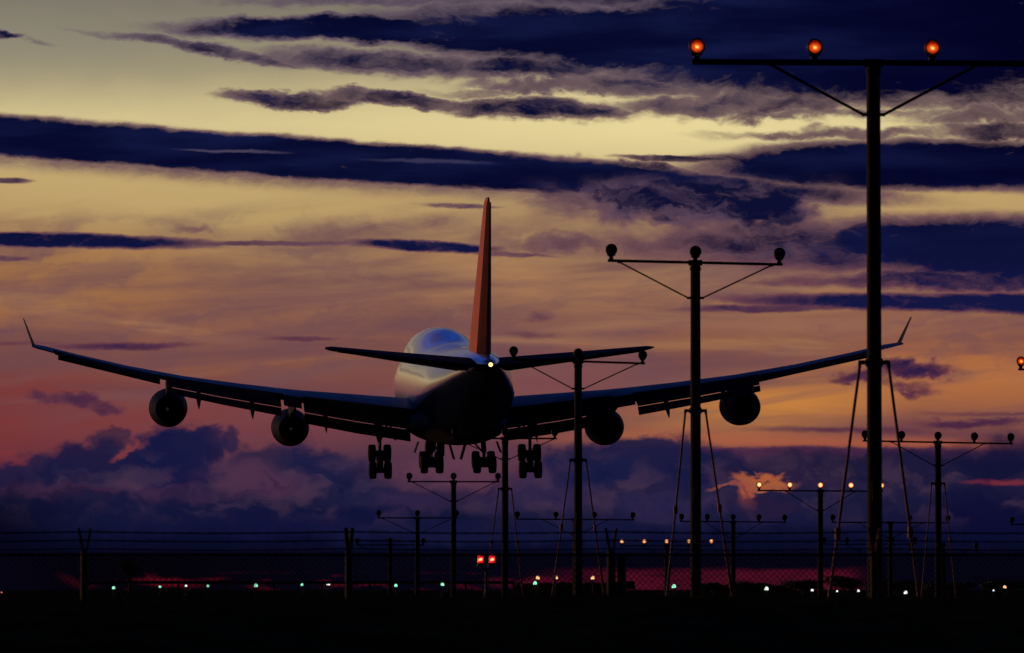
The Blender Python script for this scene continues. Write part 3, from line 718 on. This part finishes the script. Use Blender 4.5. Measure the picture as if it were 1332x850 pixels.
def ramp(v, stops, lo=-200.0, hi=800.0):
    r = N.new('ShaderNodeValToRGB'); e = r.color_ramp.elements
    for i, (p, c) in enumerate(stops):
        t = (p - lo) / (hi - lo)
        x = e[0] if i == 0 else (e[1] if i == 1 else e.new(t))
        x.position = t; x.color = (*lin(c), 1)
    put(r.inputs['Fac'], mth('DIVIDE', mth('SUBTRACT', v, lo), hi - lo, clamp=True)); return r.outputs['Color']

SKYBLUE1, SKYBLUE2, NIGHT, ZEN = (40, 90, 200), (18, 34, 96), (1, 1, 4), (4, 7, 24)
# clear-sky colour by elevation, and broad glows
#SKYDATA
BASE = [(-200, (112, 112, 118)), (0, (122, 114, 102)), (90, (166, 154, 120)), (160, (212, 194, 142)), (230, (190, 162, 110)), (300, (170, 134, 92)), (370, (144, 103, 80)), (440, (134, 86, 71)), (500, (118, 70, 68)), (560, (104, 60, 70)), (610, (72, 46, 68)), (650, (32, 28, 58)), (690, (13, 16, 48)), (718, (10, 12, 38)), (726, (5, 4, 24)), (742, (4, 3, 18)), (775, (6, 3, 14))]
GLOW = [(('flat', 860, 160, 420, 62, 0, 1.0, .85), (234, 216, 156)), (('flat', 560, 175, 260, 30, .05, 1.0, .5), (222, 204, 148)), (('flat', 250, 262, 330, 48, .05, 1.0, .6), (200, 172, 112)),
        (('flat', 60, 50, 360, 70, 0, 1.0, .55), (132, 128, 116)), (('flat', 1220, 262, 300, 20, .02, 1.1, .8), (192, 160, 104)), (('flat', 40, 365, 260, 60, 0, .9, .6), (162, 108, 60)),
        (('flat', 120, 410, 240, 26, -.05, 1.0, .5), (158, 104, 66)), (('flat', 900, 360, 420, 40, 0, .9, .35), (160, 116, 88)), (('flat', 250, 470, 300, 22, .03, 1.0, .4), (150, 94, 66)),
        (('flat', 1080, 425, 330, 14, 0, 1.0, .4), (160, 110, 88)), (('flat', 1010, 525, 200, 42, -.10, .9, .95), (200, 130, 62)), (('flat', 1290, 490, 190, 62, .05, .9, .8), (186, 114, 62)),
        (('flat', 960, 572, 260, 12, .02, 1.0, .8), (180, 100, 62)), (('flat', 1180, 580, 260, 10, .02, 1.0, .7), (170, 88, 60)), (('flat', 700, 500, 180, 60, 0, .9, .55), (132, 78, 80)),
        (('flat', -30, 540, 200, 75, 0, .8, .85), (124, 48, 48)), (('flat', 230, 545, 220, 45, 0, .8, .5), (132, 62, 60))]
HI = [  # kind of edge, cx, cy, rx, ry, slope, k, amp
    ('rag', 480, 40, 300, 20, .01, 1.8, 1.05), ('rag', 780, 50, 330, 46, .05, 1.7, 1.2), ('rag', 650, 52, 190, 26, .05, 1.6, 1.1), ('rag', 1130, 52, 440, 96, .0, 1.7, 1.25), ('lump', 1000, 135, 180, 24, 0, 1.3, .7), ('lump', 1290, 128, 120, 18, 0, 1.3, .7), ('rag', 1150, -60, 900, 90, 0, 1.5, 1.2), ('rag', 540, 1, 290, 9, 0, 1.4, .55),
    ('rag', 270, 66, 175, 9, .16, 1.5, .72), ('rag', 500, 82, 200, 19, .05, 1.3, .78), ('rag', 690, 88, 160, 18, 0, 1.3, .85), ('rag', 830, 108, 130, 22, .1, 1.2, .7),
    ('rag', 385, 132, 110, 12, .02, 1.8, .8), ('rag', 520, 131, 140, 11, .04, 1.6, .75), ('rag', 690, 141, 150, 17, .05, 1.6, .85), ('rag', 905, 138, 150, 16, 0, 1.3, .65), ('rag', 640, 118, 120, 9, 0, 1.2, .45),
    ('rag', 1100, 176, 210, 9, .0, 1.2, .55), ('rag', 1310, 172, 90, 11, .0, 1.6, .8), ('rag', 1080, 150, 230, 9, .02, 1.2, .5), ('rag', 1260, 148, 130, 7, 0, 1.2, .35),
    ('flat', 340, 203, 860, 29, .068, 2.6, 1.2), ('flat', -150, 172, 420, 27, .03, 2.4, 1.2), ('flat', 760, 232, 260, 20, .07, 1.6, 1.0), ('flat', 300, 222, 860, 24, .066, 1.0, .5),
    ('flat', 880, 207, 90, 5, .03, 1.8, .8), ('flat', 1190, 216, 300, 36, .0, 2.2, 1.2), ('flat', 1420, 218, 260, 38, .0, 2.2, 1.2), ('flat', 1010, 206, 160, 10, -.02, 1.5, .8),
    ('lump', 880, 258, 170, 42, .08, 1.6, 1.0), ('lump', 760, 246, 80, 34, .05, 1.5, .72), ('lump', 830, 224, 90, 20, .05, 1.5, .8), ('lump', 1000, 268, 70, 34, .05, 1.8, 1.1), ('lump', 740, 318, 80, 18, 0, 1.3, .5), ('lump', 1290, 152, 150, 20, 0, 1.3, .58), ('lump', 720, 110, 150, 16, .05, 1.3, .6), ('lump', 245, 296, 40, 14, .2, 1.2, .4), ('rag', 840, 240, 170, 22, .05, 1.3, .9), ('lump', 970, 282, 110, 26, .05, 1.3, .95), ('rag', 1000, 300, 120, 22, .05, 1.2, .8), ('rag', 730, 262, 70, 28, 0, 1.0, .5), ('rag', 740, 320, 110, 16, 0, 1.0, .42), ('rag', 850, 318, 140, 22, 0, 1.0, .5),
    ('flat', 1290, 324, 280, 46, .03, 1.7, 1.15), ('rag', 1060, 320, 250, 34, .03, 1.3, .86), ('rag', 1440, 335, 260, 48, 0, 2, 1.15), ('rag', 1260, 366, 260, 16, 0, 1.4, .85),
    ('flat', 1200, 395, 270, 12, .02, 1.9, .95), ('flat', 1340, 396, 180, 15, .02, 1.9, 1.0), ('flat', 1010, 401, 130, 6, -.03, 1.6, .65), ('rag', 1050, 366, 90, 9, 0, 1.2, .5),
    ('flat', 70, 314, 230, 11, .02, 2.0, 1.0), ('flat', 330, 318, 190, 4, .0, 1.5, .55), ('flat', 550, 321, 110, 8, .04, 2.0, .95), ('flat', 660, 331, 90, 4, .05, 1.4, .5),
    ('rag', 0, 49, 30, 7, .1, 1.6, .85), ('flat', 0, 238, 40, 5, .0, 1.6, .7), ('flat', 5, 338, 46, 4, 0, 1.5, .6), ('rag', 48, 60, 34, 5, .2, 1, .3),
    ('flat', 600, 269, 60, 4, .03, 1.5, .55), ('flat', 160, 451, 110, 6, -.02, 1.3, .62), ('flat', 380, 442, 60, 4, 0, 1.3, .45), ('flat', 30, 448, 70, 4, 0, 1.2, .35), ('flat', 690, 437, 60, 7, 0, 1.1, .4), ('rag', 560, 366, 190, 10, .03, .9, .28),
    ('rag', 240, 297, 70, 16, .1, .9, .28), ('rag', 470, 300, 130, 20, -.08, .9, .35), ('rag', 560, 290, 60, 16, 0, .9, .35), ('rag', 410, 365, 220, 14, -.05, .9, .25),
    ('lump', 1185, 482, 62, 13, .1, 1.2, .85), ('lump', 1120, 492, 50, 12, -.05, 1.2, .65), ('lump', 1180, 505, 50, 9, .1, 1.0, .45), ('lump', 95, 520, 42, 11, .1, 1.2, .62), ('lump', 130, 530, 42, 10, .0, 1.2, .5), ('lump', 60, 518, 25, 10, 0, 1.2, .45), ('rag', 1265, 552, 90, 9, -.03, 1.1, .55), ('flat', 1080, 560, 150, 6, .02, 1.0, .4), ('flat', 1290, 540, 120, 4, 0, 1.1, .35),
    ('flat', 1100, 590, 320, 9, .01, 1.2, .65), ('rag', 700, 410, 26, 10, -.4, 1.0, .35), ('rag', 430, 350, 60, 4, 0, 1.2, .2)]
def L(rgb, cx, cy, rx, ry, sl, k_, am): return (('lump', cx, cy, rx, ry, sl, k_, am), rgb)
LO = [
    L((25, 26, 63), 40, 622, 70, 26, 0, 3.2, .85), L((22, 24, 61), 125, 606, 62, 34, 0, 3.6, .95), L((35, 29, 60), 145, 572, 24, 16, 0, 3.0, .7), L((20, 23, 63), 225, 600, 62, 50, 0, 3.8, 1.0), L((25, 25, 63), 262, 580, 32, 26, 0, 3.4, .9),
    L((32, 29, 65), 300, 572, 18, 18, 0, 3.0, .85), L((30, 29, 63), 350, 610, 60, 34, 0, 3.0, .8), L((23, 27, 65), 425, 610, 60, 32, 0, 3.2, .9), L((28, 29, 63), 480, 640, 70, 30, 0, 1.8, .7),
    L((22, 25, 63), 830, 600, 130, 34, 0, 3.4, .95), L((23, 27, 67), 760, 615, 80, 26, 0, 3.0, .85), L((22, 25, 63), 930, 620, 60, 36, 0, 3.2, .9),
    L((20, 21, 55), 1190, 612, 260, 24, .0, 1.8, .92), L((17, 18, 53), 1330, 600, 120, 34, 0, 1.8, .9), L((28, 25, 56), 1060, 600, 140, 12, 0, 1.5, .6),
    L((84, 50, 74), 335, 628, 70, 26, .15, 1.5, .7), L((70, 42, 70), 215, 642, 70, 14, 0, 1.4, .55), L((74, 42, 68), 70, 640, 110, 12, 0, 1.2, .5), L((100, 58, 76), 590, 612, 110, 28, 0, 1.2, .75), L((58, 40, 74), 540, 655, 60, 14, 0, 1.5, .5), L((56, 42, 78), 700, 648, 90, 26, 0, 1.3, .55), L((50, 40, 78), 860, 660, 90, 18, 0, 1.6, .6),
    L((18, 21, 56), 160, 672, 240, 24, 0, 1.5, .8), L((15, 18, 56), 420, 680, 200, 22, 0, 1.5, .75), L((22, 25, 61), 650, 690, 260, 20, 0, 1.4, .6), L((25, 25, 60), 1000, 672, 240, 22, 0, 1.4, .7), L((11, 12, 49), 1300, 670, 200, 36, 0, 1.5, .85), L((39, 33, 61), 1130, 655, 90, 22, 0, 1.2, .5),
    L((172, 92, 54), 988, 625, 40, 8, .03, 1.8, .95), L((172, 84, 60), 972, 643, 18, 15, .6, 1.8, .9), L((160, 84, 62), 948, 634, 30, 5, -.1, 1.6, .6), L((37, 25, 56), 1000, 658, 50, 18, 0, 3.0, .8), L((34, 25, 56), 945, 616, 20, 8, 0, 3.0, .7), (('flat', 1306, 629, 50, 4, 0, 1.4, .85), (118, 42, 56)), L((136, 54, 50), 8, 604, 24, 10, 0, 1.4, .6), L((160, 70, 60), 160, 590, 18, 5, -.5, 1.4, .5)]
SLITS = [(('flat', 305, 199, 60, 2.5, .03, 1.5, .5), (96, 84, 108)), (('flat', 560, 211, 80, 3, .03, 1.5, .4), (80, 74, 106))]
REDS = [(('rag', 222, 757, 40, 6, 0, 1.3, .5), (120, 16, 36)), (('plain', 96, 757, 22, 6, .5, 1.0, .2), (110, 14, 30)), (('rag', 690, 755, 56, 7, 0, 1.4, .7), (96, 16, 38))]
#ENDSKYDATA
st1 = noise(mth('ADD', U0, mth('MULTIPLY', V0, 1.2)), mth('ADD', V0, mth('MULTIPLY', U0, .10)), 340, 42, 5, .52, 50.0, .8)
st2 = noise(U0, V0, 420, 52, 5, .55, 61.0, .9)
det = noise(U, V, 46, 17, 7, .66, 71.0, .4)
core_n = noise(U0, V0, 260, 40, 4, .55, 88.0)
base_all = ramp(mth('ADD', V0, sub5(w2, 30)), BASE)
edge_col = ramp(V0, [(-200, (60, 52, 84)), (60, (104, 88, 98)), (160, (120, 96, 92)), (260, (112, 82, 86)), (380, (100, 62, 76)), (480, (88, 46, 66)), (600, (70, 38, 66))])
core_col = mixc(sstep(core_n, .35, .75), lin((5, 8, 42)), lin((18, 24, 66)))
core_col = mixc(sstep(V0, 230, 420), core_col, lin((18, 22, 66)))
core_col = mixc(sstep(V0, 460, 520), core_col, lin((52, 30, 62)))
core_col = mixc(mth('MULTIPLY', mth('MULTIPLY', sstep(U, 660, 780), sstep(U, 1120, 1000)), mth('MULTIPLY', sstep(V, 222, 250), sstep(V, 350, 320))), core_col, mixc(sstep(noise(Uc, Vc, 95, 34, 6, .6, 151.0, .4), .40, .62), lin((12, 15, 50)), lin((84, 64, 84))))
core_col = mixc(mth('MULTIPLY', sstep(U0, 900, 1400), sstep(V0, 420, 60)), core_col, lin((2, 2, 34)))
hi_n = noise(U0, V0, 2600, 900, 5, .6, 140.0, .4)
hi_c = mixc(sstep(hi_n, .4, .62), lin(SKYBLUE1), lin(SKYBLUE2))
front = mth('MAXIMUM', sstep(mth('ABSOLUTE', az), 1.2, 2.5, 1.0, 0.0), mth('MULTIPLY', sstep(el, .5, 1.2), .45))
zenith = sstep(el, .34, .62)
below = sstep(el, -.004, -.05)
sky = N.new('ShaderNodeTexSky'); sky.sky_type = 'NISHITA'; sky.sun_disc = False
SUN_AZ, SUN_EL = math.radians(-62), math.radians(2.0)
sky.sun_elevation = SUN_EL; sky.sun_rotation = SUN_AZ
ms = N.new('ShaderNodeVectorMath'); ms.operation = 'SCALE'; Lk.new(sky.outputs[0], ms.inputs[0]); ms.inputs['Scale'].default_value = 0.00012
twilight = ms.outputs[0]
SHARED = dict(U0=U0, V0=V0, Vc=Vc, Uc=Uc, flat=SP['flat'], rag=SP['rag'], lump=SP['lump'], plain=SP['plain'], st1=st1, st2=st2, det=det, w1=w1, w3=w3,
              base_all=base_all, edge_col=edge_col, core_col=core_col, hi_c=hi_c, front=front, zenith=zenith, below=below, twilight=twilight)
WN, WL = N, Lk
def leaf(box):
    """the sky inside one window of azimuth and elevation, as a node group of its own"""
    global N, Lk
    g_ = bpy.data.node_groups.new('sky_window', 'ShaderNodeTree')
    for k_, v_ in SHARED.items():
        g_.interface.new_socket(k_, in_out='INPUT', socket_type={'VALUE': 'NodeSocketFloat', 'RGBA': 'NodeSocketColor', 'VECTOR': 'NodeSocketVector'}[v_.type])
    g_.interface.new_socket('Sky', in_out='OUTPUT', socket_type='NodeSocketShader')
    N, Lk = g_.nodes, g_.links
    gi_ = N.new('NodeGroupInput'); go_ = N.new('NodeGroupOutput'); X = {k_: gi_.outputs[k_] for k_ in SHARED}
    keep = dict(SP); SP.update({k_: X[k_] for k_ in SP})
    Lk.new(leaf_nodes(box, **X), go_.inputs['Sky'])
    N, Lk = WN, WL; SP.update(keep)
    n_ = N.new('ShaderNodeGroup'); n_.node_tree = g_
    for k_, v_ in SHARED.items(): Lk.new(v_, n_.inputs[k_])
    return n_.outputs['Sky']
def leaf_nodes(box, U0, V0, Vc, Uc, flat, rag, lump, plain, st1, st2, det, w1, w3, base_all, edge_col, core_col, hi_c, front, zenith, below, twilight):
    """only the clouds that reach this window"""
    c = base_all
    for p, rgb in GLOW:
        if hits(p, box): c = mixc(patch(p), c, lin(rgb))
    if box[3] > 235 and box[2] < 600:
        fade = sstep(V0, 600, 500)
        c = mixc(mth('MULTIPLY', mth('MULTIPLY', sstep(st1, .43, .72), mth('MULTIPLY', sstep(V0, 235, 330), fade)), .7), c, lin((116, 78, 80)))
        c = mixc(mth('MULTIPLY', mth('MULTIPLY', sstep(noise(Uc, mth('ADD', Vc, mth('MULTIPLY', U0, .12)), 170, 52, 5, .55, 77.0, .5), .46, .66), mth('MULTIPLY', sstep(V0, 255, 310), sstep(V0, 530, 450))), .5), c, lin((104, 72, 84)))
        c = mixc(mth('MULTIPLY', mth('MULTIPLY', sstep(st2, .46, .70), mth('MULTIPLY', sstep(V0, 280, 340), fade)), .6), c, lin((104, 68, 76)))
        c = mixc(mth('MULTIPLY', mth('MULTIPLY', sstep(st2, .50, .30), mth('MULTIPLY', sstep(V0, 260, 340), sstep(V0, 520, 440))), .35), c, lin((186, 136, 84)))
    D = None
    for p in HI:
        if hits(p, box):
            d = patch(p); D = d if D is None else mth('MAXIMUM', D, d)
    if D is not None:
        D = mth('MULTIPLY', D, mth('ADD', sub5(det, 1.25), 1.0))
        c = mixc(sstep(D, .05, .55), c, edge_col); c = mixc(sstep(D, .42, .98), c, core_col)
    for p, rgb in SLITS:
        if hits(p, box): c = mixc(patch(p), c, lin(rgb))
    if box[3] > 560:
        c = mixc(mth('MULTIPLY', sstep(Vc, 598, 650), .85), c, ramp(V0, [(600, (42, 36, 68)), (640, (25, 26, 60)), (690, (9, 13, 44)), (717, (7, 10, 34)), (722, (3, 4, 16)), (780, (3, 2, 10))]))
    for p, rgb in LO:
        if hits(p, box): c = mixc(patch(p), c, lin(rgb))
    if box[3] > 575:
        pf = noise(Uc, Vc, 70, 40, 4, .5, 95.0, .5)
        c = mixc(mth('MULTIPLY', mth('MULTIPLY', sstep(pf, .48, .68), .42), mth('MULTIPLY', sstep(V0, 575, 620), sstep(V0, 700, 640))), c, lin((80, 56, 76)))
        c = mixc(mth('MULTIPLY', mth('MULTIPLY', sstep(pf, .46, .34), .45), mth('MULTIPLY', sstep(V0, 590, 630), sstep(V0, 715, 660))), c, lin((12, 16, 50)))
    if box[3] > 700:
        Vh = mth('ADD', V0, sub5(w3, 3.0))
        c = mixc(mth('MULTIPLY', sstep(Vh, 716, 723), .98), c, mixc(sstep(U0, 500, 100), lin((4, 4, 20)), lin((3, 2, 8))))
        slit = mth('MULTIPLY', sstep(mth('ADD', V0, mth('ADD', sub5(w1, 26.0), sub5(w3, 6.0))), 735, 745), mth('MULTIPLY', sstep(U0, 660, 860), sstep(U0, 1140, 1085)))
        c = mixc(mth('MULTIPLY', slit, sstep(noise(U0, V0, 90, 9, 4, .6, 131.0), .30, .52, .45, 1.0)), c, mixc(sstep(w1, .35, .65), lin((84, 15, 36)), lin((56, 11, 30))))
        spots = noise(U0, V0, 45, 9, 3, .5, 120.0)
        leftred = mth('MULTIPLY', sstep(spots, .52, .70), mth('MULTIPLY', sstep(V0, 743, 749), mth('MULTIPLY', sstep(U0, 60, 200), sstep(U0, 760, 560))))
        c = mixc(mth('MULTIPLY', leftred, .25), c, lin((128, 16, 34)))
        for p, rgb in REDS:
            if hits(p, box): c = mixc(patch(p), c, lin(rgb))
    if box[0] < 180 and box[3] > 600: c = mixc(mth('MULTIPLY', sstep(U0, 180, -60), sstep(V0, 600, 700)), c, lin((5, 4, 22)))
    if box[2] < -60: c = mixc(sstep(V0, -250, -1150), c, hi_c)
    c = mixc(front, lin(NIGHT), c)
    c = mixc(zenith, c, lin(ZEN)); c = mixc(below, c, lin((1, 1, 2)))
    ad = N.new('ShaderNodeVectorMath'); ad.operation = 'ADD'; Lk.new(c, ad.inputs[0]); Lk.new(twilight, ad.inputs[1])
    b_ = N.new('ShaderNodeBackground'); Lk.new(ad.outputs[0], b_.inputs['Color']); b_.inputs['Strength'].default_value = 1.0
    return b_.outputs[0]
def tree(box, vs_, us_):
    """binary split: a mix shader whose factor is exactly 0 or 1 lets the renderer skip the other half"""
    if vs_:
        m_ = len(vs_) // 2; cut = vs_[m_]
        a_ = tree((box[0], box[1], box[2], cut), vs_[:m_], us_); b_ = tree((box[0], box[1], cut, box[3]), vs_[m_ + 1:], us_); f_ = mth('GREATER_THAN', V0, cut)
    elif us_:
        m_ = len(us_) // 2; cut = us_[m_]
        a_ = tree((box[0], cut, box[2], box[3]), [], us_[:m_]); b_ = tree((cut, box[1], box[2], box[3]), [], us_[m_ + 1:]); f_ = mth('GREATER_THAN', U0, cut)
    else: return leaf(box)
    x_ = N.new('ShaderNodeMixShader'); Lk.new(f_, x_.inputs[0]); Lk.new(a_, x_.inputs[1]); Lk.new(b_, x_.inputs[2]); return x_.outputs[0]
Lk.new(tree((-1e6, 1e6, -1e6, 1e6), [-60, 60, 110, 165, 240, 300, 345, 430, 520, 590, 640, 715], [330, 666, 1000]), out.inputs['Surface'])
W.cycles.sampling_method = 'MANUAL'; W.cycles.sample_map_resolution = 512

# low weak sun glow from the left
sd = bpy.data.lights.new('sun', 'SUN'); sd.energy = 1.1; sd.angle = math.radians(8); sd.color = (1.0, .52, .25)
so = bpy.data.objects.new('sun', sd); col.objects.link(so)
dirv = Vector((math.sin(SUN_AZ) * math.cos(SUN_EL), math.cos(SUN_AZ) * math.cos(SUN_EL), math.sin(SUN_EL)))
so.rotation_euler = dirv.to_track_quat('Z', 'Y').to_euler(); so.location = (-50, 50, 60)
sc.cycles.use_adaptive_sampling = True; sc.cycles.adaptive_threshold = 0.012; sc.cycles.adaptive_min_samples = 16
sc.cycles.max_bounces = 4; sc.cycles.diffuse_bounces = 2; sc.cycles.glossy_bounces = 3; sc.cycles.use_denoising = True

# ------------------------------------------------------------------ camera
cd = bpy.data.cameras.new('camera'); cam = bpy.data.objects.new('camera', cd); col.objects.link(cam)
cd.sensor_width = 36; cd.lens = 200; cd.clip_start = 0.5; cd.clip_end = 60000
cam.location = (0, 0, EYE); cam.rotation_euler = (PI / 2 + PITCH, 0, 0)
cd.dof.use_dof = True; cd.dof.focus_distance = 380; cd.dof.aperture_fstop = 8.5
sc.camera = cam
vs = sc.view_settings; vs.view_transform = 'Standard'; vs.look = 'None'; vs.gamma = 1; vs.exposure = 0; vs.use_curve_mapping = False
